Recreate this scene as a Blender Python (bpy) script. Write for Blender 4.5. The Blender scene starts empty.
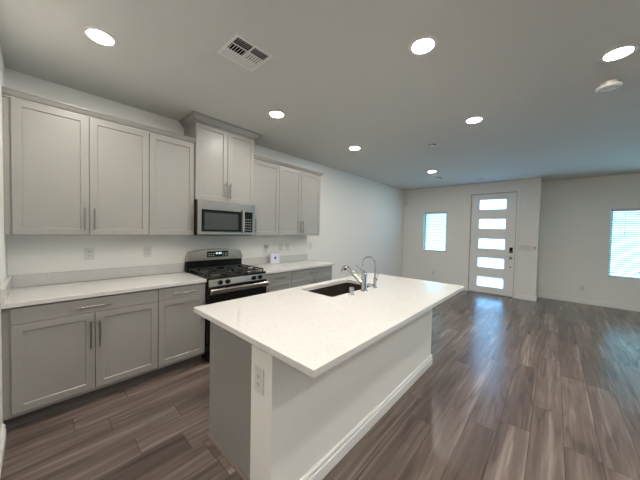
import bpy, bmesh, math, random
from mathutils import Vector, Matrix
random.seed(7)
S = bpy.context.scene
COL = S.collection
PI = math.pi

# ------------------------------------------------------------------ camera
yaw, pitch, roll, FPX = 0.7393, -0.0290, 0.0212, 257.12
fw = Vector((math.cos(yaw)*math.cos(pitch), math.sin(yaw)*math.cos(pitch), math.sin(pitch)))
r0 = Vector((math.sin(yaw), -math.cos(yaw), 0)); u0 = r0.cross(fw)
rr = r0*math.cos(roll) + u0*math.sin(roll); uu = -r0*math.sin(roll) + u0*math.cos(roll)
cd = bpy.data.cameras.new('camera'); cam = bpy.data.objects.new('camera', cd); COL.objects.link(cam)
m = Matrix((rr, uu, -fw)).transposed().to_4x4(); m.translation = (0.1459, -3.3569, 1.4494)
cam.matrix_world = m
cd.sensor_fit = 'HORIZONTAL'; cd.sensor_width = 36; cd.lens = FPX*36/640
cd.shift_x = 0.35/640; cd.shift_y = -1.3/640; cd.clip_start = 0.02
S.camera = cam

# ------------------------------------------------------------------ world and exposure
W = bpy.data.worlds.new('world'); S.world = W; W.use_nodes = True
bg = W.node_tree.nodes['Background']
bg.inputs[0].default_value = (0.62, 0.87, 1.0, 1); bg.inputs[1].default_value = 8.0
LAMP = 235.0
sl = bpy.data.lights.new('sun', 'SUN'); sun = bpy.data.objects.new('sun', sl); COL.objects.link(sun)
sl.energy = 24; sl.angle = .01; sl.color = (1, .98, .95)
sun.rotation_euler = Vector((.50, -.12, -1)).to_track_quat('-Z', 'Y').to_euler(); sun.location = (-3, 3, 12)
S.view_settings.view_transform = 'Standard'; S.view_settings.look = 'None'
S.view_settings.gamma = 1; S.view_settings.use_curve_mapping = False
S.view_settings.exposure = 0.37

# ------------------------------------------------------------------ materials
def new_mat(name):
    m = bpy.data.materials.new(name); m.use_nodes = True
    return m, m.node_tree.nodes, m.node_tree.links, m.node_tree.nodes['Principled BSDF']
def mat(name, col, rough=.5, metal=0.0, bump=0.0, bscale=200, var=0.0, vscale=4, spec=.5, coat=0, emit=None, es=0):
    m, n, l, b = new_mat(name)
    b.inputs['Base Color'].default_value = (*col, 1); b.inputs['Roughness'].default_value = rough
    b.inputs['Metallic'].default_value = metal; b.inputs['Specular IOR Level'].default_value = spec
    b.inputs['Coat Weight'].default_value = coat; b.inputs['Coat Roughness'].default_value = .05
    tc = n.new('ShaderNodeTexCoord')
    if var:
        t = n.new('ShaderNodeTexNoise'); t.inputs['Scale'].default_value = vscale; t.inputs['Detail'].default_value = 4
        l.new(tc.outputs['Object'], t.inputs['Vector'])
        r = n.new('ShaderNodeMix'); r.data_type = 'RGBA'
        r.inputs[6].default_value = (*[c*(1-var) for c in col], 1); r.inputs[7].default_value = (*[min(1, c*(1+var)) for c in col], 1)
        l.new(t.outputs['Fac'], r.inputs[0]); l.new(r.outputs[2], b.inputs['Base Color'])
    if bump:
        t = n.new('ShaderNodeTexNoise'); t.inputs['Scale'].default_value = bscale; t.inputs['Detail'].default_value = 3
        l.new(tc.outputs['Object'], t.inputs['Vector'])
        q = n.new('ShaderNodeBump'); q.inputs['Strength'].default_value = bump; q.inputs['Distance'].default_value = .002
        l.new(t.outputs['Fac'], q.inputs['Height']); l.new(q.outputs[0], b.inputs['Normal'])
    if emit:
        b.inputs['Emission Color'].default_value = (*emit, 1); b.inputs['Emission Strength'].default_value = es
    return m

M = {}
M['wall'] = mat('wall paint', (.80, .785, .745), .75, bump=.25, bscale=90, spec=.25)
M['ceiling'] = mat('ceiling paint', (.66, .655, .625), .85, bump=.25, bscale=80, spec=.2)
M['trim'] = mat('trim paint', (.80, .79, .77), .4)
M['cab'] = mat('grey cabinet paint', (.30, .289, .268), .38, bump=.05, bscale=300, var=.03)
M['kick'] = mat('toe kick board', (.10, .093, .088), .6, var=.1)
M['shoe'] = mat('shoe moulding', (.20, .155, .135), .5, var=.1, vscale=30)
M['duct_shade'] = mat('dark duct', (.012, .012, .012), 1, spec=0)  # black that stands for the shade inside a vent
M['gap'] = mat('dark gap', (.02, .02, .02), .8)
M['nickel'] = mat('brushed nickel', (.27, .26, .25), .3, 1.0)
M['chrome'] = mat('polished chrome', (.62, .62, .63), .09, 1.0)
M['black'] = mat('black enamel', (.008, .008, .009), .25, spec=.25)
M['iron'] = mat('cast iron', (.018, .018, .018), .55, bump=.3, bscale=400)
M['glass_black'] = mat('black glass', (.008, .008, .008), .08, spec=.28)
M['mesh_window'] = mat('microwave window mesh', (.055, .060, .058), .22, spec=.35)
M['plastic'] = mat('white plastic', (.66, .65, .62), .35)
M['plastic_grey'] = mat('grey plastic', (.42, .41, .39), .4)
M['slot'] = mat('dark slot', (.03, .03, .03), .6)
M['sink'] = mat('dark sink', (.032, .025, .020), .5, var=.15, vscale=90, spec=.2)
M['rubber'] = mat('rubber', (.02, .02, .02), .6)
M['digits'] = mat('clock digits', (.6, .8, 1), .4, emit=(.75, .9, 1), es=2.5)
M['emblem'] = mat('purple emblem', (.16, .10, .62), .4)
M['white_box'] = mat('white casing', (.84, .83, .90), .3)
M['lens'] = mat('lamp lens', (.9, .9, .9), .5, emit=(1, .95, .872), es=LAMP)
M['concrete'] = mat('patio concrete', (.50, .50, .50), .9, var=.1)

def steel():
    m, n, l, b = new_mat('brushed stainless steel')
    b.inputs['Base Color'].default_value = (.54, .50, .46, 1); b.inputs['Metallic'].default_value = 1
    tc = n.new('ShaderNodeTexCoord'); mp = n.new('ShaderNodeMapping'); mp.inputs['Scale'].default_value = (2, 30, 300)
    t = n.new('ShaderNodeTexNoise'); t.inputs['Scale'].default_value = 1
    l.new(tc.outputs['Object'], mp.inputs[0]); l.new(mp.outputs[0], t.inputs['Vector'])
    r = n.new('ShaderNodeMapRange'); r.inputs[3].default_value = .16; r.inputs[4].default_value = .24
    l.new(t.outputs['Fac'], r.inputs[0]); l.new(r.outputs[0], b.inputs['Roughness'])
    return m
M['steel'] = steel()

def quartz():
    m, n, l, b = new_mat('white quartz with fine fleck')
    tc = n.new('ShaderNodeTexCoord')
    v = n.new('ShaderNodeTexVoronoi'); v.inputs['Scale'].default_value = 190
    l.new(tc.outputs['Object'], v.inputs['Vector'])
    cr = n.new('ShaderNodeValToRGB'); cr.color_ramp.elements[0].position = .0; cr.color_ramp.elements[0].color = (.53, .515, .48, 1)
    cr.color_ramp.elements[1].position = .22; cr.color_ramp.elements[1].color = (.635, .62, .592, 1)
    sp = n.new('ShaderNodeSeparateColor'); l.new(v.outputs['Color'], sp.inputs[0]); l.new(sp.outputs[0], cr.inputs[0])
    t = n.new('ShaderNodeTexNoise'); t.inputs['Scale'].default_value = 5; t.inputs['Detail'].default_value = 5
    l.new(tc.outputs['Object'], t.inputs['Vector'])
    mr = n.new('ShaderNodeMapRange'); mr.inputs[3].default_value = .96; mr.inputs[4].default_value = 1.04; l.new(t.outputs['Fac'], mr.inputs[0])
    mx = n.new('ShaderNodeMix'); mx.data_type = 'RGBA'; mx.blend_type = 'MULTIPLY'; mx.inputs[0].default_value = 1
    l.new(cr.outputs[0], mx.inputs[6]); l.new(mr.outputs[0], mx.inputs[7]); l.new(mx.outputs[2], b.inputs['Base Color'])
    b.inputs['Roughness'].default_value = .13; b.inputs['Specular IOR Level'].default_value = .5
    return m
M['quartz'] = quartz()

def planks():
    m, n, l, b = new_mat('vinyl plank floor')
    def math_(op, a, bb=None, c=None):
        k = n.new('ShaderNodeMath'); k.operation = op
        for i, x in enumerate((a, bb, c)):
            if x is None: continue
            if isinstance(x, (int, float)): k.inputs[i].default_value = x
            else: l.new(x, k.inputs[i])
        return k.outputs[0]
    PW, PL = .182, 1.22
    tc = n.new('ShaderNodeTexCoord'); sp = n.new('ShaderNodeSeparateXYZ'); l.new(tc.outputs['Object'], sp.inputs[0])
    X, Y = sp.outputs[0], sp.outputs[1]
    yr = math_('DIVIDE', Y, PW); row = math_('FLOOR', yr); fy = math_('FRACT', yr)
    wn = n.new('ShaderNodeTexWhiteNoise'); wn.noise_dimensions = '1D'; l.new(row, wn.inputs['W'])
    xr = math_('ADD', math_('DIVIDE', X, PL), math_('MULTIPLY', wn.outputs['Value'], 5.0))
    px = math_('FLOOR', xr); fx = math_('FRACT', xr)
    cb = n.new('ShaderNodeCombineXYZ'); l.new(row, cb.inputs[0]); l.new(px, cb.inputs[1])
    w2 = n.new('ShaderNodeTexWhiteNoise'); w2.noise_dimensions = '3D'; l.new(cb.outputs[0], w2.inputs['Vector'])
    rnd = w2.outputs['Value']
    seed = math_('MULTIPLY', rnd, 37.0)
    def grain(sx, sy, detail, dist, rough=.6):
        c = n.new('ShaderNodeCombineXYZ'); l.new(math_('MULTIPLY', X, sx), c.inputs[0]); l.new(math_('MULTIPLY', Y, sy), c.inputs[1]); l.new(seed, c.inputs[2])
        t = n.new('ShaderNodeTexNoise'); t.inputs['Scale'].default_value = 1; t.inputs['Detail'].default_value = detail
        t.inputs['Roughness'].default_value = rough; t.inputs['Distortion'].default_value = dist; l.new(c.outputs[0], t.inputs['Vector'])
        return t.outputs['Fac']
    broad = grain(.45, 5.5, 4, .7)
    # cathedral rings: contour lines of a stretched noise
    rings = math_('FRACT', math_('MULTIPLY', grain(.55, 5.0, 2, .5, .4), 7.0))
    rings = math_('POWER', math_('MULTIPLY', math_('ABSOLUTE', math_('SUBTRACT', rings, .5)), 2.0), 3.5)
    patch = grain(1.3, 5, 2, .3)
    rings = math_('MULTIPLY', rings, math_('SUBTRACT', math_('MULTIPLY', patch, 4.0), 1.55))
    fine = grain(2.5, 75, 3, .2)
    v = math_('ADD', math_('MULTIPLY', math_('SUBTRACT', broad, .5), .75), .55)
    v = math_('SUBTRACT', v, math_('MULTIPLY', rings, .17))
    streak = grain(.9, 22, 3, .8, .55)
    v = math_('ADD', v, math_('MULTIPLY', math_('MAXIMUM', math_('SUBTRACT', streak, .50), 0), .9))
    v = math_('ADD', v, math_('MULTIPLY', math_('SUBTRACT', fine, .5), .16))
    v = math_('ADD', v, math_('MULTIPLY', math_('SUBTRACT', rnd, .5), .13))
    cr = n.new('ShaderNodeValToRGB'); e = cr.color_ramp.elements
    e[0].position = .28; e[0].color = (.050, .037, .032, 1)
    e[1].position = .86; e[1].color = (.32, .26, .228, 1)
    k = e.new(.50); k.color = (.118, .088, .075, 1)
    k = e.new(.66); k.color = (.180, .138, .119, 1)
    l.new(v, cr.inputs[0])
    ex = math_('MINIMUM', math_('MULTIPLY', math_('MINIMUM', fx, math_('SUBTRACT', 1, fx)), PL), math_('MULTIPLY', math_('MINIMUM', fy, math_('SUBTRACT', 1, fy)), PW))
    seam = n.new('ShaderNodeMapRange'); seam.inputs[1].default_value = .0006; seam.inputs[2].default_value = .0028; l.new(ex, seam.inputs[0])
    mx = n.new('ShaderNodeMix'); mx.data_type = 'RGBA'; mx.inputs[6].default_value = (.055, .042, .036, 1)
    l.new(seam.outputs[0], mx.inputs[0]); l.new(cr.outputs[0], mx.inputs[7]); l.new(mx.outputs[2], b.inputs['Base Color'])
    rg = n.new('ShaderNodeMapRange'); rg.inputs[3].default_value = .18; rg.inputs[4].default_value = .30; l.new(fine, rg.inputs[0])
    l.new(rg.outputs[0], b.inputs['Roughness']); b.inputs['Specular IOR Level'].default_value = .5
    bp = n.new('ShaderNodeBump'); bp.inputs['Strength'].default_value = .2; bp.inputs['Distance'].default_value = .0012
    l.new(math_('ADD', math_('MULTIPLY', fine, .5), seam.outputs[0]), bp.inputs['Height']); l.new(bp.outputs[0], b.inputs['Normal'])
    return m
M['floor'] = planks()

def frosted():
    m, n, l, b = new_mat('frosted glass')
    out = n['Material Output']
    t = n.new('ShaderNodeBsdfTranslucent'); t.inputs[0].default_value = (.60, .80, 1, 1)
    g = n.new('ShaderNodeBsdfGlossy'); g.inputs['Roughness'].default_value = .12
    x = n.new('ShaderNodeMixShader'); x.inputs[0].default_value = .06
    l.new(t.outputs[0], x.inputs[1]); l.new(g.outputs[0], x.inputs[2]); l.new(x.outputs[0], out.inputs[0])
    return m
M['frosted'] = frosted()
def clear():
    m, n, l, b = new_mat('clear window glass')
    out = n['Material Output']
    t = n.new('ShaderNodeBsdfTransparent'); t.inputs[0].default_value = (.66, .88, .94, 1)
    g = n.new('ShaderNodeBsdfGlossy'); g.inputs['Roughness'].default_value = .02
    x = n.new('ShaderNodeMixShader'); x.inputs[0].default_value = .05
    l.new(t.outputs[0], x.inputs[1]); l.new(g.outputs[0], x.inputs[2]); l.new(x.outputs[0], out.inputs[0])
    return m
M['glass'] = clear()
def slat():
    m, n, l, b = new_mat('white vinyl slat')
    out = n['Material Output']; b.inputs['Base Color'].default_value = (.66, .68, .68, 1); b.inputs['Roughness'].default_value = .45
    t = n.new('ShaderNodeBsdfTranslucent'); t.inputs[0].default_value = (.50, .60, .63, 1)
    x = n.new('ShaderNodeMixShader'); x.inputs[0].default_value = .35
    l.new(b.outputs[0], x.inputs[1]); l.new(t.outputs[0], x.inputs[2]); l.new(x.outputs[0], out.inputs[0])
    return m
M['slat'] = slat()

# ------------------------------------------------------------------ mesh helpers (all in world coordinates)
class MB:
    def __init__(s): s.bm = bmesh.new()
    def box(s, x0, x1, y0, y1, z0, z1):
        x0, x1 = sorted((x0, x1)); y0, y1 = sorted((y0, y1)); z0, z1 = sorted((z0, z1))
        v = [s.bm.verts.new(p) for p in [(x0,y0,z0),(x1,y0,z0),(x1,y1,z0),(x0,y1,z0),(x0,y0,z1),(x1,y0,z1),(x1,y1,z1),(x0,y1,z1)]]
        for f in [(0,3,2,1),(4,5,6,7),(0,1,5,4),(1,2,6,5),(2,3,7,6),(3,0,4,7)]: s.bm.faces.new([v[i] for i in f])
        return s
    def prism(s, pts, axis, a, b):
        """polygon pts in the plane across axis, extruded from a to b. axis x: pts=(y,z); y: (x,z); z: (x,y)"""
        def P(p, t): return {'x': (t, p[0], p[1]), 'y': (p[0], t, p[1]), 'z': (p[0], p[1], t)}[axis]
        A = [s.bm.verts.new(P(p, a)) for p in pts]; B = [s.bm.verts.new(P(p, b)) for p in pts]
        n = len(pts)
        s.bm.faces.new(A); s.bm.faces.new(B[::-1])
        for i in range(n): s.bm.faces.new([A[i], B[i], B[(i+1) % n], A[(i+1) % n]])
        return s
    def lathe(s, c, prof, axis=(0,0,1), n=24, cap=True):
        """prof = [(r, t)...] along axis from point c"""
        c = Vector(c); ax = Vector(axis).normalized()
        t = Vector((1,0,0)) if abs(ax.x) < .9 else Vector((0,1,0))
        e1 = ax.cross(t).normalized(); e2 = ax.cross(e1)
        R = []
        for r, h in prof:
            R.append([s.bm.verts.new(c + ax*h + (e1*math.cos(2*PI*k/n) + e2*math.sin(2*PI*k/n))*max(r, 1e-5)) for k in range(n)])
        for a, b in zip(R, R[1:]):
            for k in range(n): s.bm.faces.new([a[k], a[(k+1) % n], b[(k+1) % n], b[k]])
        if cap: s.bm.faces.new(R[0][::-1]); s.bm.faces.new(R[-1])
        return s
    def cyl(s, a, b, r, n=20, r2=None):
        a = Vector(a); b = Vector(b)
        return s.lathe(a, [(r, 0), (r if r2 is None else r2, (b-a).length)], b-a, n)
    def tube(s, pts, r, n=14):
        pts = [Vector(p) for p in pts]; rs = r if isinstance(r, (list, tuple)) else [r]*len(pts)
        R = []; e1 = None
        for i, p in enumerate(pts):
            d = (pts[min(i+1, len(pts)-1)] - pts[max(i-1, 0)]).normalized()
            if e1 is None:
                t = Vector((1,0,0)) if abs(d.x) < .9 else Vector((0,1,0)); e1 = d.cross(t).normalized()
            else: e1 = (e1 - d*e1.dot(d)).normalized()
            e2 = d.cross(e1)
            R.append([s.bm.verts.new(p + (e1*math.cos(2*PI*k/n) + e2*math.sin(2*PI*k/n))*rs[i]) for k in range(n)])
        for a, b in zip(R, R[1:]):
            for k in range(n): s.bm.faces.new([a[k], a[(k+1) % n], b[(k+1) % n], b[k]])
        s.bm.faces.new(R[0][::-1]); s.bm.faces.new(R[-1])
        return s
    def shaker(s, x0, x1, z0, z1, yb, t, d, rail=.051, rec=.009):
        """shaker door, back plane at y=yb, front towards d (+1 / -1)"""
        yf = yb + d*t; c = .0025
        rings = [((x0,x1,z0,z1), yb), ((x0,x1,z0,z1), yf-d*c), ((x0+c,x1-c,z0+c,z1-c), yf),
                 ((x0+rail,x1-rail,z0+rail,z1-rail), yf), ((x0+rail+.006,x1-rail-.006,z0+rail+.006,z1-rail-.006), yf-d*rec)]
        V = [[s.bm.verts.new(p) for p in [(q[0],y,q[2]),(q[1],y,q[2]),(q[1],y,q[3]),(q[0],y,q[3])]] for q, y in rings]
        s.bm.faces.new(V[0]); s.bm.faces.new(V[-1])
        for a, b in zip(V, V[1:]):
            for k in range(4): s.bm.faces.new([a[k], a[(k+1) % 4], b[(k+1) % 4], b[k]])
        return s

def wloc(o):
    v = Vector((0,0,0))
    while o: v = v + Vector(o.location); o = o.parent
    return v
def tag(o, label=None, cat=None, group=None, kind=None):
    if label: o['label'] = label
    if cat: o['category'] = cat
    if group: o['group'] = group
    if kind: o['kind'] = kind
    return o
def thing(name, loc, label, cat, group=None):
    o = bpy.data.objects.new(name, None); o.empty_display_size = .05; COL.objects.link(o); o.location = loc
    return tag(o, label, cat, group)
def build(name, mb, m, parent=None, bevel=0.0, smooth=False, loc=None, seg=2):
    bm = mb.bm
    bmesh.ops.recalc_face_normals(bm, faces=bm.faces[:])
    if parent: base = wloc(parent)
    elif loc is not None: base = Vector(loc)
    else:
        xs = [v.co for v in bm.verts]
        base = Vector(((min(v.x for v in xs)+max(v.x for v in xs))/2, (min(v.y for v in xs)+max(v.y for v in xs))/2, min(v.z for v in xs)))
    bmesh.ops.translate(bm, verts=bm.verts[:], vec=-base)
    me = bpy.data.meshes.new(name); bm.to_mesh(me); bm.free()
    o = bpy.data.objects.new(name, me); COL.objects.link(o)
    if parent: o.parent = parent
    else: o.location = base
    for x in (m if isinstance(m, list) else [m]): me.materials.append(M[x])
    if smooth:
        me.shade_smooth()
        e = o.modifiers.new('split', 'EDGE_SPLIT'); e.split_angle = math.radians(38)
    if bevel:
        b = o.modifiers.new('bevel', 'BEVEL'); b.width = bevel; b.segments = seg; b.limit_method = 'ANGLE'; b.angle_limit = math.radians(40)
    return o
def struct(name, mb, m, parent=None, **k):
    o = build(name, mb, m, parent, **k)
    if not parent: o['kind'] = 'structure'
    return o

# ------------------------------------------------------------------ dimensions
H = 2.728; L = 7.57; L2 = 8.128; YJ = -3.098; XW = -.025; YR = -8.2; XB = -2.6; T = .15
YL = -1.95                      # the left wall stub stops here

# ------------------------------------------------------------------ setting
struct('floor', MB().box(XB-T, L2+T, YR-T, T, -.12, 0), 'floor', loc=(0,0,0))
struct('ceiling', MB().box(XB-T, L2+T, YR-T, T, H, H+.15), 'ceiling', loc=(0,0,0))
struct('wall_kitchen', MB().box(XW, L+.0005, 0, T, 0, H), 'wall', loc=(0,0,0))
struct('wall_left', MB().box(XW-T, XW, YL, T, 0, H), 'wall', loc=(0,0,0))
struct('wall_pantry', MB().box(XB, XW-T-.0005, YL, YL+.12, 0, H), 'wall', loc=(0,0,0))
struct('wall_back', MB().box(XB-T, XB, YR-T, YL+.12, 0, H), 'wall', loc=(0,0,0))
def holed(mb, axis, c0, c1, a0, a1, holes):
    """wall slab across axis between c0,c1, running a0..a1 with rectangular holes (h0,h1,z0,z1) sorted along a"""
    def bx(u0, u1, z0, z1):
        if u1-u0 < 1e-6 or z1-z0 < 1e-6: return
        if axis == 'x': mb.box(c0, c1, u0, u1, z0, z1)
        else: mb.box(u0, u1, c0, c1, z0, z1)
    p = a0
    for h0, h1, z0, z1 in sorted(holes):
        bx(p, h0, 0, H); bx(h0, h1, 0, z0); bx(h0, h1, z1, H); p = h1
    bx(p, a1, 0, H)
    return mb
DW = (-2.690, -1.776)            # door slab y range
W1 = (-1.206, -.588, .953, 2.049)
W2 = (-5.75, -4.202, .620, 2.039); W_FILL = (-7.3, -6.3, .62, 2.04)
struct('wall_front', holed(MB(), 'x', L, L+T, YJ, T, [(DW[0]-.012, DW[1]+.012, 0, 2.462), W1]), 'wall', loc=(0,0,0))
struct('wall_jog', MB().box(L+T+.0005, L2+T, YJ, YJ+T, 0, H), 'wall', loc=(0,0,0))
struct('wall_living', holed(MB(), 'x', L2, L2+T, YR-T, YJ-.0005, [W_FILL, W2]), 'wall', loc=(0,0,0))

struct('wall_right', MB().box(XB, L2-.0005, YR-T, YR, 0, H), 'wall', loc=(0,0,0))

def base_profile(): return [(0,0), (.016,0), (.016,.068), (.009,.073), (.009,.082), (.0135,.087), (.0135,.097), (.005,.108), (0,.108)]
def baseboard(name, axis, at, d, a, b):
    """board against a plane at 'at', protruding in direction d"""
    mb = MB()
    mb.prism([(at + d*(.0004+p), z+.0005) for p, z in base_profile()], axis, a, b)
    return struct(name, mb, 'trim', loc=(0,0,0))
baseboard('baseboard_kitchen', 'x', 0, -1, 3.50, L-.001)
baseboard('baseboard_front', 'y', L, -1, -1.70, -.016)
baseboard('baseboard_entry', 'y', L, -1, YJ-.0148, -2.765)
baseboard('baseboard_jog', 'x', YJ, -1, L, L2-.016)
baseboard('baseboard_living', 'y', L2, -1, YR+.02, YJ-.001)
baseboard('baseboard_left', 'y', XW, 1, YL, -.66)
baseboard('baseboard_right', 'x', YR, 1, XB, L2-.016)

# windows of the rooms ------------------------------------------------
def window(name, axis, out, a0, a1, z0, z1, mull=True):
    """vinyl frame, meeting rail and glass set near the outer face of the wall; 'out' = plane coordinate of the frame centre"""
    def bx(mb, u0, u1, v0, v1, d):
        if axis == 'x': mb.box(out-d, out+d, u0, u1, v0, v1)
        else: mb.box(u0, u1, out-d, out+d, v0, v1)
        return mb
    f = MB(); g = .0008; w = .045
    bx(f, a0+g, a0+w, z0+g, z1-g, .03); bx(f, a1-w, a1-g, z0+g, z1-g, .03); bx(f, a0+w, a1-w, z0+g, z0+w, .03); bx(f, a0+w, a1-w, z1-w, z1-g, .03)
    if mull:
        if a1-a0 > 1: bx(f, (a0+a1)/2-.02, (a0+a1)/2+.02, z0+w, z1-w, .025)
        else: bx(f, a0+w, a1-w, (z0+z1)/2-.02, (z0+z1)/2+.02, .025)
    o = struct(name, f, 'trim')
    p = MB(); bx(p, a0+w+.0005, a1-w-.0005, z0+w+.0005, z1-w-.0005, .003)
    build('glass', p, 'glass', o)
    return o
window('window_1', 'x', L+.105, *W1, mull=False)
window('window_2', 'x', L2+.105, *W2)
window('window_added', 'x', L2+.105, *W_FILL)  # unseen window, added to push daylight onto the kitchen wall

def blind(y0, y1, z0, z1, x, label, tilt, wand_y, pitch=.044):
    t = thing('window_blind', (x, (y0+y1)/2, z0), label, 'blind', 'white horizontal window blinds')
    y0 += .006; y1 -= .006
    hr = MB(); hr.box(x-.028, x+.028, y0, y1, z1-.045, z1-.0015); hr.box(x-.036, x-.030, y0, y1, z1-.060, z1-.0015)
    build('headrail', hr, 'slat', t, bevel=.002)
    n = int((z1-z0-.10)/pitch)
    sl = MB(); ca, sa = math.cos(tilt), math.sin(tilt); w = .024
    for k in range(n):
        z = z1-.082-k*pitch
        pts = []
        for q in (-1, -.5, 0, .5, 1): pts.append((x+q*w*ca, z+q*w*sa+.003*(1-q*q)))
        pts += [(px_, pz-.0022) for px_, pz in pts[::-1]]
        sl.prism(pts, 'y', y0+.002, y1-.002)
        zl = z
    s = build('slats', sl, 'slat', t)
    br = MB().box(x-.025, x+.025, y0, y1, z0+.004, z0+.030); build('bottom_rail', br, 'slat', t, bevel=.003)
    for f in (.16, .84) if y1-y0 < 1 else (.08, .36, .64, .92):
        yy = y0+(y1-y0)*f
        build('ladder_cord', MB().cyl((x-.027, yy, z0+.030), (x-.027, yy, z1-.060), .0012, 6), 'slat', t)
    build('wand', MB().cyl((x-.042, wand_y, z1-.09), (x-.042, wand_y, z1-.62), .004, 8), 'plastic_grey', t)
    return t
blind(*W1[:2], *W1[2:], L+.038, 'small white horizontal blind in the narrow window left of the front door', -.62, -.72)
blind(*W2[:2], *W2[2:], L2+.038, 'wide white horizontal blind in the living room window at the right edge', -.62, -4.40)

# outside: the concrete slab the windows look on
struct('ground', MB().box(-10, 22, -20, 10, -.30, -.125), 'concrete', loc=(0,0,0))

# front door -----------------------------------------------------------
dr = thing('door_1', (L, (DW[0]+DW[1])/2, 0), 'white front door with five frosted glass panes', 'door')
del dr['category']; del dr['label']; dr['kind'] = 'structure'
ZT = 2.442; ZB = .022; XF = L+.028   # slab front face
lites = [(-2.497, -1.957, zc-.118, zc+.118) for zc in (.292-.0, .765, 1.232, 1.715, 2.187)]
fr = MB()
yA, yB = -2.497, -1.957
fr.box(XF, XF+.044, DW[0]+.002, yA, ZB, ZT); fr.box(XF, XF+.044, yB, DW[1]-.002, ZB, ZT)
zs = [ZB] + [v for q in lites for v in (q[2], q[3])] + [ZT]
for i in range(0, len(zs), 2): fr.box(XF, XF+.044, yA, yB, zs[i], zs[i+1])
slab = build('door_slab', fr, 'trim', dr)
for q in lites:
    b_ = MB(); a0, a1, z0, z1 = q; w = .012
    b_.box(XF-.005, XF-.0005, a0-w, a0, z0-w, z1+w); b_.box(XF-.005, XF-.0005, a1, a1+w, z0-w, z1+w)
    b_.box(XF-.005, XF-.0005, a0, a1, z0-w, z0); b_.box(XF-.005, XF-.0005, a0, a1, z1, z1+w)
    build('glazing_bead', b_, 'trim', dr, bevel=.002)
    build('frosted_pane', MB().box(XF+.006, XF+.012, a0+.0005, a1-.0005, z0+.0005, z1-.0005), 'frosted', dr)
jb = MB()
for a, b in ((DW[0]-.0118, DW[0]-.001), (DW[1]+.001, DW[1]+.0118)): jb.box(L-.001, L+T, a, b, 0.001, 2.461)
jb.box(L-.001, L+T, DW[0]-.001, DW[1]+.001, 2.445, 2.461)
build('jamb', jb, 'plastic_grey', dr)
build('threshold', MB().box(L-.01, L+T, DW[0]-.0005, DW[1]+.0005, .001, .020), 'nickel', dr, bevel=.003)
cs = MB(); w = .057
cs.box(L-.016, L-.0011, DW[1]+.012, DW[1]+.012+w, .001, 2.462+w); cs.box(L-.016, L-.0011, DW[0]-.012-w, DW[0]-.012, .001, 2.462+w)
cs.box(L-.016, L-.0011, DW[0]-.012, DW[1]+.012, 2.462, 2.462+w)
build('casing', cs, 'wall', dr, bevel=.003)
for z in (.28, 1.24, 2.2):
    build('hinge', MB().cyl((L+.020, DW[1]+.001, z-.05), (L+.020, DW[1]+.001, z+.05), .008, 12), 'nickel', dr)
kp = build('keypad_lock', MB().box(XF-.026, XF-.0005, -2.655, -2.590, 1.035, 1.165), 'black', dr, bevel=.006)
build('thumb_turn', MB().cyl((XF-.026, -2.622, 1.065), (XF-.046, -2.622, 1.065), .014, 16), 'nickel', kp)
kb = build('knob', MB().lathe((XF-.0005, -2.622, .915), [(.034, 0), (.034, .008), (.014, .012), (.012, .030), (.026, .040), (.030, .055), (.022, .068), (.001, .070)], (-1,0,0)), 'nickel', dr, smooth=True)
build('deadbolt', MB().lathe((XF-.0005, -2.622, .70), [(.018, 0), (.018, .008), (.006, .012)], (-1,0,0)), 'nickel', dr, smooth=True)

# ------------------------------------------------------------------ cabinets
X0 = .012; X1 = .4538; X2 = .906; X3 = 1.348; X4 = 2.113; X5 = 2.5626; X6 = 3.012; X7 = 3.466
ZU0, ZU1 = 1.374, 2.405; YU = -.3065
G = .0026   # half gap between doors
def pull(parent, p0, p1, out):
    """bar pull from p0 to p1 standing off a face; out = direction vector off the face"""
    p0 = Vector(p0); p1 = Vector(p1); o = Vector(out); d = (p1-p0).normalized()
    mb = MB(); mb.cyl(p0-d*.0+o*.030, p1+o*.030, .0058, 12)
    for q in (p0+d*.022, p1-d*.022): mb.cyl(q+o*.0005, q+o*.030, .0045, 10)
    return build('bar_pull', mb, 'nickel', parent, smooth=True)
def upper(name, x0, x1, z0, z1, yf, splits, pulls, label, x_in=None, group=None, pl=.19):
    t = thing(name, ((x0+x1)/2, yf/2, z0), label, 'cabinet', group)
    a = x0 if x_in is None else x_in
    mb = MB(); mb.box(a+.0006, x1-.0006, yf, -.0006, z0, z1)
    build('carcass', mb, 'cab', t)
    for i, (s, e) in enumerate(splits):
        dr = build('door', MB().shaker(s+G, e-G, z0+.0015, z1-.003, yf-.0004, .0195, -1), 'cab', t)
        px_ = pulls[i]
        if px_ is not None: pull(dr, (px_, yf-.02, z0+.045), (px_, yf-.02, z0+.045+pl), (0,-1,0))
    return t
upper('wall_cabinet', X0, X2, ZU0, ZU1, YU, [(X0, X1), (X1, X2)], [X1-.032, X1+.032],
      'wide two-door grey wall cabinet at the left end, over the long counter', XW)
upper('wall_cabinet', X2, X3, ZU0, ZU1, YU, [(X2, X3)], [X3-.035], 'single-door grey wall cabinet just left of the microwave')
upper('wall_cabinet', X3+.0005, X4-.0005, 1.782, 2.652, -.333, [(X3, (X3+X4)/2), ((X3+X4)/2, X4)], [(X3+X4)/2-.030, (X3+X4)/2+.030],
      'tall two-door grey cabinet above the microwave, reaching the ceiling')
upper('wall_cabinet', X4, X5, ZU0, ZU1, YU, [(X4, X5)], [X4+.035], 'single-door grey wall cabinet just right of the microwave')
upper('wall_cabinet', X5, X7, ZU0, ZU1, YU, [(X5, X6), (X6, X7)], [X6-.030, X6+.030], 'two-door grey wall cabinet at the right end of the run, over the white device')

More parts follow.
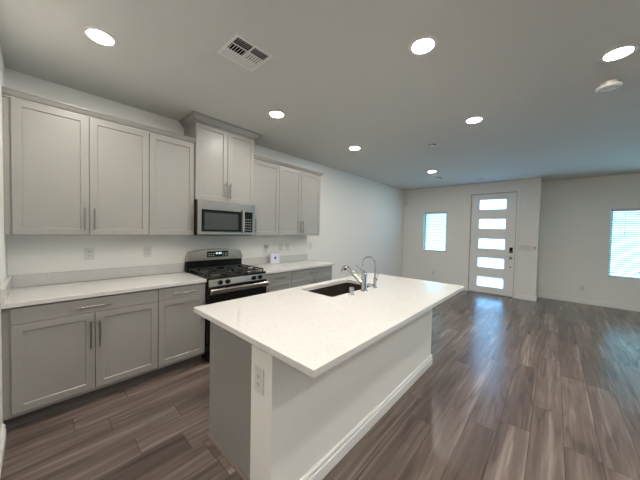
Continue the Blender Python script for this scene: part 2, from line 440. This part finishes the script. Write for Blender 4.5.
def crown(x0, x1, yf, z, h, fl, label, cat='crown moulding', ret_l=False, ret_r=False, grp=None):
    """mitred flaring moulding round the top of the cabinets (front plus optional returns)"""
    prof = [(0, 0), (.006, 0), (.008, .12), (.35, .30), (.75, .78), (.92, .84), (1, .86), (1, 1), (0, 1)]
    mb = MB(); bm = mb.bm; A = []
    for q, s in prof:
        o = fl*q; zz = z+h*s
        xa = x0-(o if ret_l else 0); xb = x1+(o if ret_r else 0)
        row = []
        if ret_l: row.append((xa, -.0008, zz))
        row += [(xa, yf-o, zz), (xb, yf-o, zz)]
        if ret_r: row.append((xb, -.0008, zz))
        A.append([bm.verts.new(p) for p in row])
    n = len(A[0])
    for i in range(len(A)-1):
        for k in range(n-1): bm.faces.new([A[i][k], A[i][k+1], A[i+1][k+1], A[i+1][k]])
    # close the back
    for k in range(n-1): bm.faces.new([A[-1][k], A[-1][k+1], A[0][k+1], A[0][k]])
    if not ret_l: bm.faces.new([r[0] for r in A])
    if not ret_r: bm.faces.new([r[-1] for r in A][::-1])
    return tag(build('crown_moulding', mb, 'cab'), label, cat, grp)
crown(XW+.001, X3-.001, -.3275, ZU1-.002, .050, .036, 'long grey crown strip along the top of the left wall cabinets')
crown(X3+.002, X4-.002, -.3545, 2.653, .0745, .062, 'deep flared grey crown moulding above the tall microwave cabinet', ret_l=True, ret_r=True)
crown(X4+.001, X7, -.3275, ZU1-.002, .050, .036, 'grey crown strip along the top of the right wall cabinets', ret_r=True)

ZC0, ZC1 = .884, .9177; YB = -.609
def base(name, x0, x1, splits, dpulls, label, x_in=None, x_out=None):
    t = thing(name, ((x0+x1)/2, -.30, 0), label, 'cabinet')
    a = x0 if x_in is None else x_in; b = x1 if x_out is None else x_out
    build('carcass', MB().box(a+.0006, b-.0006, YB, -.0006, .102, ZC0-.0008), 'cab', t)
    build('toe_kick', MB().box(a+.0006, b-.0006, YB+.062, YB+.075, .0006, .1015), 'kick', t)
    zd = .757
    d = build('drawer', MB().box(x0+G, x1-G, YB-.0004, YB-.0199, zd+.002, ZC0-.012), 'cab', t, bevel=.002)
    c = (x0+x1)/2; hw = .105 if x1-x0 > .6 else .10
    pull(d, (c-hw, YB-.02, .812), (c+hw, YB-.02, .812), (0,-1,0))
    for i, (s, e) in enumerate(splits):
        q = build('door', MB().shaker(s+G, e-G, .128, zd-.002, YB-.0004, .0195, -1), 'cab', t)
        pull(q, (dpulls[i], YB-.02, .475), (dpulls[i], YB-.02, .69), (0,-1,0))
    return t
base('base_cabinet', X0, X2, [(X0, X1), (X1, X2)], [X1-.028, X1+.028], 'wide grey base cabinet with one long drawer and two doors, at the left end', XW)
base('base_cabinet', X2, X3, [(X2, X3)], [X3-.035], 'narrow grey base cabinet with drawer and door, left of the range')
base('base_cabinet', X4, X5, [(X4, X5)], [X4+.035], 'narrow grey base cabinet with drawer and door, right of the range')
base('base_cabinet', X5, X7, [(X5, X6), (X6, X7)], [X6-.028, X6+.028], 'wide grey base cabinet at the far right end of the kitchen wall')

def counter(x0, x1, label):
    return tag(build('countertop', MB().box(x0, x1, -.650, -.0008, ZC0, ZC1), 'quartz', bevel=.0025), label, 'countertop')
counter(XW+.0008, X3+.0015, 'long white quartz countertop left of the range')
counter(X4-.0005, X7+.022, 'short white quartz countertop right of the range')
def splash(mb, label): return tag(build('backsplash', mb, 'quartz', bevel=.0015), label, 'backsplash')
splash(MB().box(XW+.0212, X3, -.0205, -.0008, ZC1+.0006, 1.022), 'low white quartz backsplash strip behind the long left counter')
splash(MB().box(XW+.0008, XW+.0208, -.648, -.0008, ZC1+.0006, 1.022), 'white quartz side splash on the left wall, end of the left counter')
splash(MB().box(X4, X7+.02, -.0205, -.0008, ZC1+.0006, 1.022), 'low white quartz backsplash strip behind the short counter with the device')

# ------------------------------------------------------------------ range
ra, rb = X3+.006, X4-.006
rg = thing('gas_range', ((ra+rb)/2, -.33, 0), 'stainless steel and black gas range with black grates and curved backguard', 'range')
build('body', MB().box(ra, rb, -.638, -.030, .030, .905), 'black', rg, bevel=.003)
ct = MB().box(ra-.0015, rb+.0015, -.660, -.030, .9056, .925)
build('cooktop', ct, 'black', rg, bevel=.006)
for (x, y) in ((ra+.05, -.58), (rb-.05, -.58), (ra+.05, -.09), (rb-.05, -.09)): build('foot', MB().cyl((x, y, .0006), (x, y, .0295), .018, 14), 'black', rg)
# backguard: black lower band, stainless curved top
build('backguard_base', MB().box(ra+.004, rb-.004, -.078, -.012, .9256, 1.045), 'black', rg, bevel=.003)
top = []
N = 24
for k in range(N+1):
    u = k/N; x = ra+.004 + (rb-ra-.008)*u
    z = 1.158 + .034*(1-(2*u-1)**2) - .075*max(0, (abs(2*u-1)-.93)/.07)**2.2
    top.append((x, z))
bgp = build('backguard', MB().prism([(ra+.004, 1.0455)] + top + [(rb-.004, 1.0455)], 'y', -.092, -.012), 'steel', rg, bevel=.004)
dp = build('display_panel', MB().box(1.600, 1.885, -.096, -.0922, 1.085, 1.160), 'glass_black', bgp, bevel=.001)
dg = MB()
for i, x in enumerate((1.715, 1.733, 1.757, 1.775)):
    dg.box(x, x+.012, -.0972, -.0964, 1.122, 1.124); dg.box(x, x+.012, -.0972, -.0964, 1.132, 1.134); dg.box(x, x+.012, -.0972, -.0964, 1.142, 1.144)
    dg.box(x+.010, x+.012, -.0972, -.0964, 1.1245, 1.1415)
build('clock_digits', dg, 'digits', dp)
for x in (1.625, 1.655, 1.685, 1.815, 1.845, 1.865):
    for z in (1.105, 1.130): build('button', MB().box(x-.008, x+.008, -.0968, -.0964, z-.004, z+.004), 'plastic_grey', dp)
# burners and grates
for (x, y, r) in ((ra+.16, -.50, .048), (rb-.16, -.50, .052), (ra+.16, -.20, .044), (rb-.16, -.20, .040), ((ra+rb)/2, -.35, .050)):
    b_ = build('burner', MB().lathe((x, y, .9258), [(r*1.25, 0), (r*1.2, .006), (r, .008), (r*.96, .014), (r*.7, .016)], n=24), 'nickel', rg, smooth=True)
    build('burner_cap', MB().lathe((x, y, .9422), [(r*.80, 0), (r*.82, .004), (r*.72, .009), (.001, .010)], n=24), 'iron', b_, smooth=True)
gw = (rb-ra-.03)/3
for i in range(3):
    x0 = ra+.015+gw*i+.003; x1 = x0+gw-.006; y0, y1 = -.625, -.105; z0, z1 = .950, .964; w = .011
    g = MB()
    g.box(x0, x1, y0, y0+w, z0, z1); g.box(x0, x1, y1-w, y1, z0, z1); g.box(x0, x0+w, y0, y1, z0, z1); g.box(x1-w, x1, y0, y1, z0, z1)
    g.box(x0, x1, -.37, -.37+w, z0, z1)
    xc = (x0+x1)/2
    g.box(xc-w/2, xc+w/2, y0, y0+.085, z0, z1+.003); g.box(xc-w/2, xc+w/2, y1-.085, y1, z0, z1+.003); g.box(xc-w/2, xc+w/2, -.45, -.285, z0, z1+.003)
    for y in (-.50, -.20):
        g.box(x0, x0+.075, y-w/2, y+w/2, z0, z1+.003); g.box(x1-.075, x1, y-w/2, y+w/2, z0, z1+.003)
    for (x, y) in ((x0+.006, y0+.006), (x1-.006, y0+.006), (x0+.006, y1-.006), (x1-.006, y1-.006)):
        g.box(x-.006, x+.006, y-.006, y+.006, .9256, z0)
    build('grate', g, 'iron', rg, bevel=.002)
# front: control panel, knobs, oven door, handle, drawer
cp = build('control_panel', MB().prism([(-.6385, .832), (-.6850, .832), (-.6680, .904), (-.6385, .904)], 'x', ra+.010, rb-.010), 'steel', rg, bevel=.002)
for x in (1.488, 1.575, 1.912, 2.000):
    k = build('knob', MB().lathe((x, -.6765, .866), [(.026, 0), (.026, .006), (.021, .010), (.018, .030), (.015, .033)], (0,-1,.23), 20), 'black', cp, smooth=True)
    build('knob_grip', MB().box(x-.004, x+.004, -.7225, -.7100, .858, .892), 'black', k, bevel=.002)
dor = build('oven_door', MB().box(ra+.004, rb-.004, -.6760, -.6390, .215, .826), 'glass_black', rg, bevel=.004)
dh = MB(); dh.prism([(-.712, .746), (-.728, .760), (-.728, .795), (-.712, .808), (-.704, .800), (-.704, .754)], 'x', ra+.012, rb-.012)
for x in (ra+.04, rb-.04): dh.box(x-.014, x+.014, -.7045, -.6765, .760, .795)
build('oven_handle', dh, 'steel', dor, bevel=.002)
build('oven_window', MB().box(ra+.13, rb-.13, -.6785, -.6765, .36, .62), 'mesh_window', dor)
dwr = build('warming_drawer', MB().box(ra+.004, rb-.004, -.6760, -.6390, .045, .205), 'black', rg, bevel=.004)

# ------------------------------------------------------------------ microwave
ma, mb_, mz0, mz1, my = X3+.004, X4-.022, 1.372, 1.780, -.385
mw = thing('microwave', ((ma+mb_)/2, -.2, mz0), 'stainless over-the-range microwave hung under the tall cabinet', 'microwave')
build('body', MB().box(ma, mb_, my+.0, -.0008, mz0, mz1), 'black', mw, bevel=.002)
d = MB(); xh = 1.905
wx0, wx1, wz0, wz1 = ma+.040, 1.893, 1.418, 1.672
d.box(ma, wx0, my-.0005, my-.026, mz0+.012, mz1); d.box(wx1, xh+.022, my-.0005, my-.026, mz0+.012, mz1)
d.box(wx0, wx1, my-.0005, my-.026, wz1, mz1); d.box(wx0, wx1, my-.0005, my-.026, mz0+.012, wz0)
door = build('door', d, 'steel', mw)
wn_ = build('window_frame', MB().box(wx0+.0005, wx1-.0005, my-.001, my-.024, wz0+.0005, wz1-.0005), 'glass_black', door)
build('window', MB().box(wx0+.035, wx1-.045, my-.0241, my-.0250, wz0+.025, wz1-.035), 'mesh_window', wn_)
h_ = MB().tube([(1.912, my-.045, 1.405), (1.912, my-.050, 1.45), (1.912, my-.052, 1.55), (1.912, my-.050, 1.65), (1.912, my-.045, 1.70)], .011)
for z in (1.425, 1.680): h_.cyl((1.912, my-.0265, z), (1.912, my-.046, z), .008, 12)
build('handle', h_, 'steel', door, smooth=True)
pn = MB(); px0 = xh+.0235
pn.box(px0, mb_, my-.0005, my-.026, 1.676, mz1); pn.box(px0, mb_, my-.0005, my-.026, mz0+.012, 1.414); pn.box(mb_-.035, mb_, my-.0005, my-.026, 1.414, 1.676)
pf = build('panel_frame', pn, 'steel', mw)
cpn = build('control_panel', MB().box(px0+.0005, mb_-.0355, my-.0005, my-.0255, 1.4145, 1.6755), 'glass_black', mw)
for i in range(3):
    for j in range(5): build('button', MB().box(px0+.022+i*.033, px0+.038+i*.033, my-.0262, my-.0256, 1.440+j*.034, 1.448+j*.034), 'plastic_grey', cpn)
build('vent_grille', MB().box(ma+.15, mb_-.15, my-.0005, my-.018, mz0-.001, mz0+.011), 'black', mw)

# ------------------------------------------------------------------ island
IX, IX2 = .8925, 3.079        # near end of the knee wall, far end of the body
IY0, IY1 = -2.389, -2.214     # knee wall faces
gx = .952                     # near face of the grey end panel
struct('wall_island', MB().box(IX, IX2, IY0, IY1, 0, ZC0-.001), 'wall', loc=(0,0,0))
bb = MB()
prof = [(p+.0004, z+.0005) for p, z in base_profile()]
ring = []
for p, z in prof: ring.append([(IX-p, IY1, z), (IX-p, IY0-p, z), (IX2+p, IY0-p, z), (IX2+p, IY1, z)])
vv = [[bb.bm.verts.new(q) for q in r] for r in ring]
for i in range(len(vv)-1):
    for k in range(3): bb.bm.faces.new([vv[i][k], vv[i][k+1], vv[i+1][k+1], vv[i+1][k]])
for k in range(3): bb.bm.faces.new([vv[-1][k], vv[-1][k+1], vv[0][k+1], vv[0][k]])
bb.bm.faces.new([r[0] for r in vv]); bb.bm.faces.new([r[-1] for r in vv][::-1])
struct('baseboard_island', bb, 'trim', loc=(0,0,0))

ic = thing('island_cabinet', ((gx+IX2)/2, -1.9, 0), 'grey island cabinet with plain end panel under the big white island top', 'cabinet')
yk = -1.625
cc = MB(); zt = ZC0-.001; yb_ = IY1+.001
cc.box(gx+.0195, gx+.036, yk, yb_, .102, zt); cc.box(IX2-.018, IX2, yk, yb_, .102, zt)
cc.box(gx+.036, IX2-.018, yb_, yb_+.012, .102, zt); cc.box(gx+.036, IX2-.018, yk, yb_+.012, .102, .12)
cc.box(gx+.036, IX2-.018, yk, yk-.018, .12, zt)
build('carcass', cc, 'cab', ic)
build('end_panel', MB().box(gx, gx+.019, -1.604, yb_, .0006, zt), 'cab', ic, bevel=.0015)
build('shoe_moulding', MB().prism([(gx-.0005, .0006), (gx-.016, .0006), (gx-.014, .010), (gx-.006, .018), (gx-.0005, .019)], 'y', -1.604, IY1+.001), 'shoe', ic)
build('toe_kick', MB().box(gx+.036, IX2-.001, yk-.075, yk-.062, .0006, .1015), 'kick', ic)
ix = [gx+.020, 1.70, 2.08, 2.46, IX2]
for s, e, kind_ in ((ix[0], 1.70, 'dw'), (1.70, 2.08, 'l'), (2.08, 2.46, 'r'), (2.46, IX2, 'd')):
    if kind_ == 'dw' or kind_ == 'd':
        d_ = build('drawer', MB().box(s+G, e-G, yk+.0004, yk+.0199, .759, zt-.012), 'cab', ic, bevel=.002)
        pull(d_, ((s+e)/2-.1, yk+.02, .812), ((s+e)/2+.1, yk+.02, .812), (0,1,0))
        q = build('door', MB().shaker(s+G, e-G, .128, .755, yk+.0004, .0195, 1), 'cab', ic)
        pull(q, (e-.035, yk+.02, .475), (e-.035, yk+.02, .69), (0,1,0))
    else:
        q = build('door', MB().shaker(s+G, e-G, .128, zt-.012, yk+.0004, .0195, 1), 'cab', ic)
        xp = e-.03 if kind_ == 'l' else s+.03
        pull(q, (xp, yk+.02, .60), (xp, yk+.02, .79), (0,1,0))

# island top with rounded sink cut-out
AX, CX, AY, BY = .853, 3.100, -1.570, -2.696
sx0, sx1, sy0, sy1 = 1.752, 2.480, -2.045, -1.660
def rrect(x0, x1, y0, y1, r, n=5):
    P = []
    for cx, cy, a0 in ((x1-r, y1-r, 0), (x0+r, y1-r, 90), (x0+r, y0+r, 180), (x1-r, y0+r, 270)):
        for k in range(n+1):
            a = math.radians(a0+90*k/n); P.append((cx+r*math.cos(a), cy+r*math.sin(a)))
    return P
inner = rrect(sx0, sx1, sy0, sy1, .025); n_ = len(inner)
corners = [(CX, AY), (AX, AY), (AX, BY), (CX, BY)]
tp = MB(); bm = tp.bm
def layer(z): return [bm.verts.new((x, y, z)) for x, y in inner], [bm.verts.new((x, y, z)) for x, y in corners]
it, ot = layer(ZC1); ib, ob = layer(ZC0)
for inn, outr in ((it, ot), (ib, ob)):
    for c in range(4):
        for k in range(5): bm.faces.new([inn[c*6+k], inn[c*6+k+1], outr[c]])
        bm.faces.new([inn[c*6+5], inn[(c*6+6) % n_], outr[(c+1) % 4], outr[c]])
for k in range(n_): bm.faces.new([it[k], it[(k+1) % n_], ib[(k+1) % n_], ib[k]])
for k in range(4): bm.faces.new([ot[k], ot[(k+1) % 4], ob[(k+1) % 4], ob[k]])
tag(build('island_countertop', tp, 'quartz', bevel=.003), 'large white quartz island top with a cut-out for the sink', 'countertop')

# sink
sk = thing('sink', ((sx0+sx1)/2, (sy0+sy1)/2, .66), 'dark undermount sink set in the white island top', 'sink')
sb = MB(); bm = sb.bm
levels = [(-.020, ZC0-.0015, .03), (.002, ZC0-.0015, .025), (.004, .700, .03), (.030, .672, .05)]
rings = [[bm.verts.new((x, y, z)) for x, y in rrect(sx0+o, sx1-o, sy0+o, sy1-o, r)] for o, z, r in levels]
outl = [(.002-.006, ZC0-.006, .03), (-.004, .697, .03), (.028, .664, .05)]
ro = [[bm.verts.new((x, y, z)) for x, y in rrect(sx0+o, sx1-o, sy0+o, sy1-o, r)] for o, z, r in [(-.020, ZC0-.006, .03)]+outl]
for a, b in list(zip(rings, rings[1:]))+list(zip(ro, ro[1:]))+[(rings[0], ro[0])]:
    for k in range(n_): bm.faces.new([a[k], a[(k+1) % n_], b[(k+1) % n_], b[k]])
bm.faces.new(rings[-1]); bm.faces.new(ro[-1])
build('bowl', sb, 'sink', sk, smooth=True)
build('drain', MB().lathe(((sx0+sx1)/2, (sy0+sy1)/2, .6725), [(.055, 0), (.052, .004), (.036, .004), (.034, .001), (.001, .001)]), 'chrome', sk, smooth=True)

# faucets and dispenser
Z = ZC1+.0005
fx, fy = 2.130, -2.104
fc = thing('faucet', (fx, fy, Z), 'large chrome pull-out faucet with angled spray head over the island sink', 'faucet')
build('body', MB().lathe((fx, fy, Z), [(.033, 0), (.033, .006), (.028, .012), (.026, .016), (.0255, .165), (.023, .172), (.001, .174)], n=28), 'chrome', fc, smooth=True)
sp_ = build('spout', MB().tube([(fx, fy+.015, .975), (fx, fy+.05, 1.005), (fx, fy+.11, 1.052), (fx, fy+.165, 1.094), (fx, fy+.190, 1.108)], [.013, .0135, .015, .018, .020]), 'chrome', fc, smooth=True)
build('spray_head', MB().tube([(fx, fy+.180, 1.104), (fx, fy+.202, 1.112), (fx, fy+.222, 1.104), (fx, fy+.232, 1.085), (fx, fy+.233, 1.060)], [.020, .0225, .0235, .024, .022]), 'chrome', sp_, smooth=True)
build('lever', MB().tube([(fx, fy, 1.088), (fx, fy+.022, 1.100), (fx, fy+.06, 1.122), (fx, fy+.098, 1.142)], [.010, .0075, .006, .0055]), 'chrome', fc, smooth=True)
gx_, gy_ = 2.332, -2.095
ff = thing('water_faucet', (gx_, gy_, Z), 'slim chrome gooseneck drinking water faucet on the island, behind the large faucet', 'faucet')
build('body', MB().lathe((gx_, gy_, Z), [(.024, 0), (.024, .005), (.014, .010), (.0135, .085), (.0105, .092), (.001, .093)], n=20), 'chrome', ff, smooth=True)
arc = [(gx_, gy_, 1.00), (gx_, gy_, 1.135)] + [(gx_, gy_+.070-.070*math.cos(a), 1.135+.075*math.sin(a)) for a in [PI*k/12 for k in range(1, 12)]] + [(gx_, gy_+.140, 1.132), (gx_, gy_+.142, 1.108)]
build('gooseneck', MB().tube(arc, .0058, 12), 'chrome', ff, smooth=True)
hd = MB().cyl((gx_+.012, gy_, .985), (gx_+.040, gy_, .985), .011, 14); hd.cyl((gx_+.034, gy_, .985), (gx_+.040, gy_-.012, 1.045), .005, 10)
build('handle', hd, 'chrome', ff, smooth=True)
ag = build('air_gap_cap', MB().lathe((1.936, -2.104, Z), [(.026, 0), (.026, .004), (.0215, .007), (.0215, .054), (.019, .060), (.001, .061)], n=24), 'chrome', smooth=True)
tag(ag, 'short chrome cylindrical cap on the island top beside the sink', 'cap')

# ------------------------------------------------------------------ wall plates
def plate(name, P, nrm, w, h, label, cat, kind='outlet', gangs=1, group=None, z=0):
    """P centre on the wall, nrm axis string such as '-y' or '-x'"""
    t = thing(name, P, label, cat, group); x, y, z = P
    def bx(mb, a0, a1, z0, z1, d0, d1):
        if nrm == '-y': mb.box(x+a0, x+a1, y-d0, y-d1, z+z0, z+z1)
        else: mb.box(x-d0, x-d1, y+a0, y+a1, z+z0, z+z1)
        return mb
    build('cover_plate', bx(MB(), -w/2, w/2, -h/2, h/2, .0006, .006), 'plastic', t, bevel=.0025)
    for g in range(gangs):
        c = (g-(gangs-1)/2)*.046
        if kind == 'outlet':
            for s in (-1, 1):
                r = build('receptacle', bx(MB(), c-.017, c+.017, s*.0195-.0145, s*.0195+.0145, .0062, .0085), 'plastic', t, bevel=.0015)
                sl = MB(); bx(sl, c-.008, c-.005, s*.0195-.003, s*.0195+.007, .0086, .0092); bx(sl, c+.005, c+.008, s*.0195-.003, s*.0195+.006, .0086, .0092)
                bx(sl, c-.0025, c+.0025, s*.0195-.010, s*.0195-.006, .0086, .0092)
                build('slots', sl, 'slot', r)
        elif kind == 'switch':
            build('rocker', bx(MB(), c-.0165, c+.0165, -.033, .033, .0062, .0095), 'plastic', t, bevel=.002)
    return t
plate('wall_outlet', (.483, 0, 1.180), '-y', .074, .118, 'white wall outlet over the left counter, under the two-door wall cabinet', 'outlet')
plate('wall_outlet', (.973, 0, 1.182), '-y', .074, .118, 'white wall outlet over the left counter, nearer the range', 'outlet')
po = plate('wall_outlet', (2.565, 0, 1.155), '-y', .074, .118, 'white wall outlet right of the range with a grey adapter plugged in', 'outlet')
plate('light_switch', (2.875, 0, 1.172), '-y', .074, .118, 'left one of the paired white switches above the white device', 'switch', 'switch')
plate('light_switch', (3.010, 0, 1.172), '-y', .074, .118, 'right one of the paired white switches above the white device', 'switch', 'switch')
plate('light_switch', (3.580, 0, 1.178), '-y', .074, .118, 'white switch on the bare wall just past the right wall cabinets', 'switch', 'switch')
plate('light_switch', (L, -2.885, 1.168), '-x', .215, .118, 'wide white multi-gang switch plate right of the front door', 'switch', 'switch', 4)
plate('wall_outlet', (L, -.895, .350), '-x', .074, .118, 'white wall outlet low under the small blind window', 'outlet')
plate('wall_outlet', (L2, -3.842, .334), '-x', .074, .118, 'white wall outlet low on the living room wall near the right window', 'outlet')
plate('wall_outlet', (IX, -2.287, .697), '-x', .078, .130, 'white outlet on the near end of the island wall', 'outlet')
kpd = thing('wall_keypad', (L, -3.045, 1.165), 'small square white keypad between the switch plate and the wall corner', 'keypad')
build('housing', MB().box(L-.018, L-.0006, -3.075, -3.015, 1.115, 1.215), 'plastic', kpd, bevel=.004)
build('screen', MB().box(L-.0195, L-.0182, -3.066, -3.024, 1.165, 1.203), 'plastic_grey', kpd)
ms = thing('motion_sensor', (L, -.0, 2.34), 'small white motion sensor high in the far corner of the room', 'sensor')
build('housing', MB().prism([(L-.0006, -.085), (L-.0006, -.0006), (L-.075, -.0006), (L-.05, -.055)], 'z', 2.30, 2.39), 'plastic', ms, bevel=.004)

ad = MB().box(2.538, 2.592, -.050, -.0100, 1.163, 1.215)
pa = thing('power_adapter', (2.565, -.03, 1.163), 'grey power adapter with a thin white cord, plugged into the outlet right of the range', 'adapter')
build('housing', ad, 'plastic_grey', pa, bevel=.005)
cord = MB().tube([(2.565, -.040, 1.162), (2.566, -.044, 1.10), (2.555, -.045, 1.00), (2.548, -.052, .945), (2.552, -.075, .9235), (2.575, -.105, .9215), (2.598, -.095, .9225), (2.603, -.080, .932)], .0025, 8)
build('cord', cord, 'plastic', pa, smooth=True)
dv = thing('smart_device', (2.69, -.065, ZC1+.0005), 'square white device with a purple emblem standing on the short counter', 'device')
build('casing', MB().box(2.606, 2.784, -.082, -.055, ZC1+.0008, 1.088), 'white_box', dv, bevel=.008, seg=3)
em = MB().lathe((2.697, -.0822, 1.010), [(.019, 0), (.019, .0008)], (0,-1,0), 24)
for k in range(8):
    a = 2*PI*k/8
    em.box(2.697+.025*math.cos(a)-.004, 2.697+.025*math.cos(a)+.004, -.0822, -.0830, 1.010+.025*math.sin(a)-.004, 1.010+.025*math.sin(a)+.004)
build('emblem', em, 'emblem', dv)
tag(build('plug_block', MB().box(2.515, 2.545, -.135, -.105, ZC1+.0006, .940), 'plastic', bevel=.004), 'tiny white plug block lying beside the white device', 'plug')

# ------------------------------------------------------------------ ceiling fixtures
def downlight(x, y, label):
    t = thing('recessed_light', (x, y, H), label, 'ceiling light', 'recessed ceiling lights')
    build('trim_ring', MB().lathe((x, y, H-.0005), [(.094, 0), (.092, .003), (.074, .0055), (.068, .0045), (.068, 0)], (0,0,-1), 36), 'trim', t, smooth=True)
    build('lens', MB().lathe((x, y, H-.0010), [(.067, 0), (.067, .0035), (.056, .0065), (.028, .0085), (.001, .009)], (0,0,-1), 32), 'lens', t, smooth=True)
downlight(.440, -1.05, 'round recessed light nearest the upper left corner, over the left counter run')
downlight(1.930, -1.05, 'round recessed light in front of the tall microwave cabinet')
downlight(3.415, -1.06, 'round recessed light past the right wall cabinets, left of the row')
downlight(1.925, -2.65, 'round recessed light over the island, top centre of the photo')
downlight(3.440, -2.65, 'round recessed light beyond the far end of the island')
downlight(2.870, -3.64, 'round recessed light at the upper right, beside the smoke detector')
downlight(5.630, -1.45, 'small far recessed light nearest the front door')
downlight(.440, -2.65, 'round recessed light above the viewer, out of the photo')
downlight(.60, -4.60, 'added recessed fill light behind the viewer, out of the photo')  # this lamp and those below are unseen, added as fill light
downlight(1.40, -5.40, 'added recessed fill light over the living area, out of the photo')

downlight(-1.20, -2.65, 'added recessed fill light over the passage behind the viewer, out of the photo')
downlight(-1.20, -4.60, 'added recessed fill light in the corner behind the viewer, out of the photo')
downlight(-1.20, -5.90, 'added recessed fill light in the far back corner, out of the photo')
downlight(2.87, -6.60, 'added recessed fill light at the back of the living area, out of the photo')
downlight(1.35, -3.64, 'added recessed fill light right above the viewer, out of the photo')
downlight(2.87, -4.50, 'added recessed fill light over the middle of the living area, out of the photo')
downlight(4.60, -5.40, 'added recessed fill light by the right-hand windows, out of the photo')

def register(x0, x1, y0, y1, label, far=False):
    t = thing('ceiling_vent', ((x0+x1)/2, (y0+y1)/2, H), label, 'vent', 'ceiling air vents')
    f = MB(); z1 = H-.0006; z0 = H-.007; w = .022; xm = (x0+x1)/2; b = .006
    f.box(x0, x1, y0, y0+w, z0, z1); f.box(x0, x1, y1-w, y1, z0, z1); f.box(x0, x0+w, y0+w, y1-w, z0, z1); f.box(x1-w, x1, y0+w, y1-w, z0, z1)
    h = (y1-y0-2*w)/3
    ys = [y0+w, y0+w+h, y0+w+2*h, y1-w]
    for q in ys[1:3]: f.box(x0+w, x1-w, q-b/2, q+b/2, z0, z1)
    f.box(xm-b, xm+b, y0+w, y1-w, z0, z1)
    build('frame', f, 'trim', t)
    build('duct_shade_sheet', MB().box(x0+w+.001, x1-w-.001, y0+w+.001, y1-w-.001, H-.0022, H-.0006), 'duct_shade', t)  # flat black sheet, the shade up the vent put into its colour
    th = .0007
    for i in range(3):
        for j, (a, c) in enumerate(((x0+w, xm-b), (xm+b, x1-w))):
            s = MB(); p0, p1 = ys[i]+b/2, ys[i+1]-b/2
            zt_, zb_ = H-.0026, H-.0085
            if i == 1:   # slats across, thrown sideways; run along y
                n = 6; st = (c-a)/n; lean = -.008 if j == 0 else .008
                for k in range(n):
                    xc = a+st*(k+.5)
                    s.prism([(xc-lean/2-th, zt_), (xc-lean/2+th, zt_), (xc+lean/2+th, zb_), (xc+lean/2-th, zb_)], 'y', p0, p1)
            else:        # slats along x, thrown towards either side
                n = 4; st = (p1-p0)/n; lean = -.010 if i == 0 else .010
                for k in range(n):
                    yc_ = p0+st*(k+.5)
                    s.prism([(yc_-lean/2-th, zt_), (yc_-lean/2+th, zt_), (yc_+lean/2+th, zb_), (yc_+lean/2-th, zb_)], 'x', a, c)
            build('louver_section', s, 'trim', t)
register(1.025, 1.320, -1.787, -1.515, 'large square white ceiling air register over the kitchen aisle')
register(6.20, 6.45, -1.45, -1.20, 'small far white ceiling register beside the farthest recessed light')
sd = thing('smoke_detector', (3.335, -3.645, H), 'round white smoke detector on the ceiling beside the upper right light', 'smoke detector')
build('base', MB().lathe((3.335, -3.645, H-.0006), [(.050, 0), (.050, .026)], (0,0,-1), 36), 'plastic', sd, smooth=True)
build('housing', MB().lathe((3.335, -3.645, H-.0268), [(.050, 0), (.074, .004), (.076, .010), (.074, .020), (.064, .027), (.058, .022), (.046, .022), (.040, .030), (.001, .032)], (0,0,-1), 36), 'plastic', sd, smooth=True)
def sprinkler(x, y, label):
    t = build('sprinkler_cover', MB().lathe((x, y, H-.0006), [(.028, .0012), (.028, .010), (.044, .011), (.044, .015), (.001, .0155)], (0,0,-1), 28), 'plastic', smooth=True)
    build('gap_shade_ring', MB().lathe((x, y, H-.0003), [(.052, 0), (.050, .0010)], (0,0,-1), 28), 'slot', t)  # dark ring paints the shade of the gap round the cover
    tag(t, label, 'sprinkler', 'ceiling sprinkler covers')
sprinkler(3.99, -2.01, 'round sprinkler cover on the ceiling before the farthest recessed light')
sprinkler(7.01, -2.05, 'small far sprinkler cover on the ceiling just above the front door')
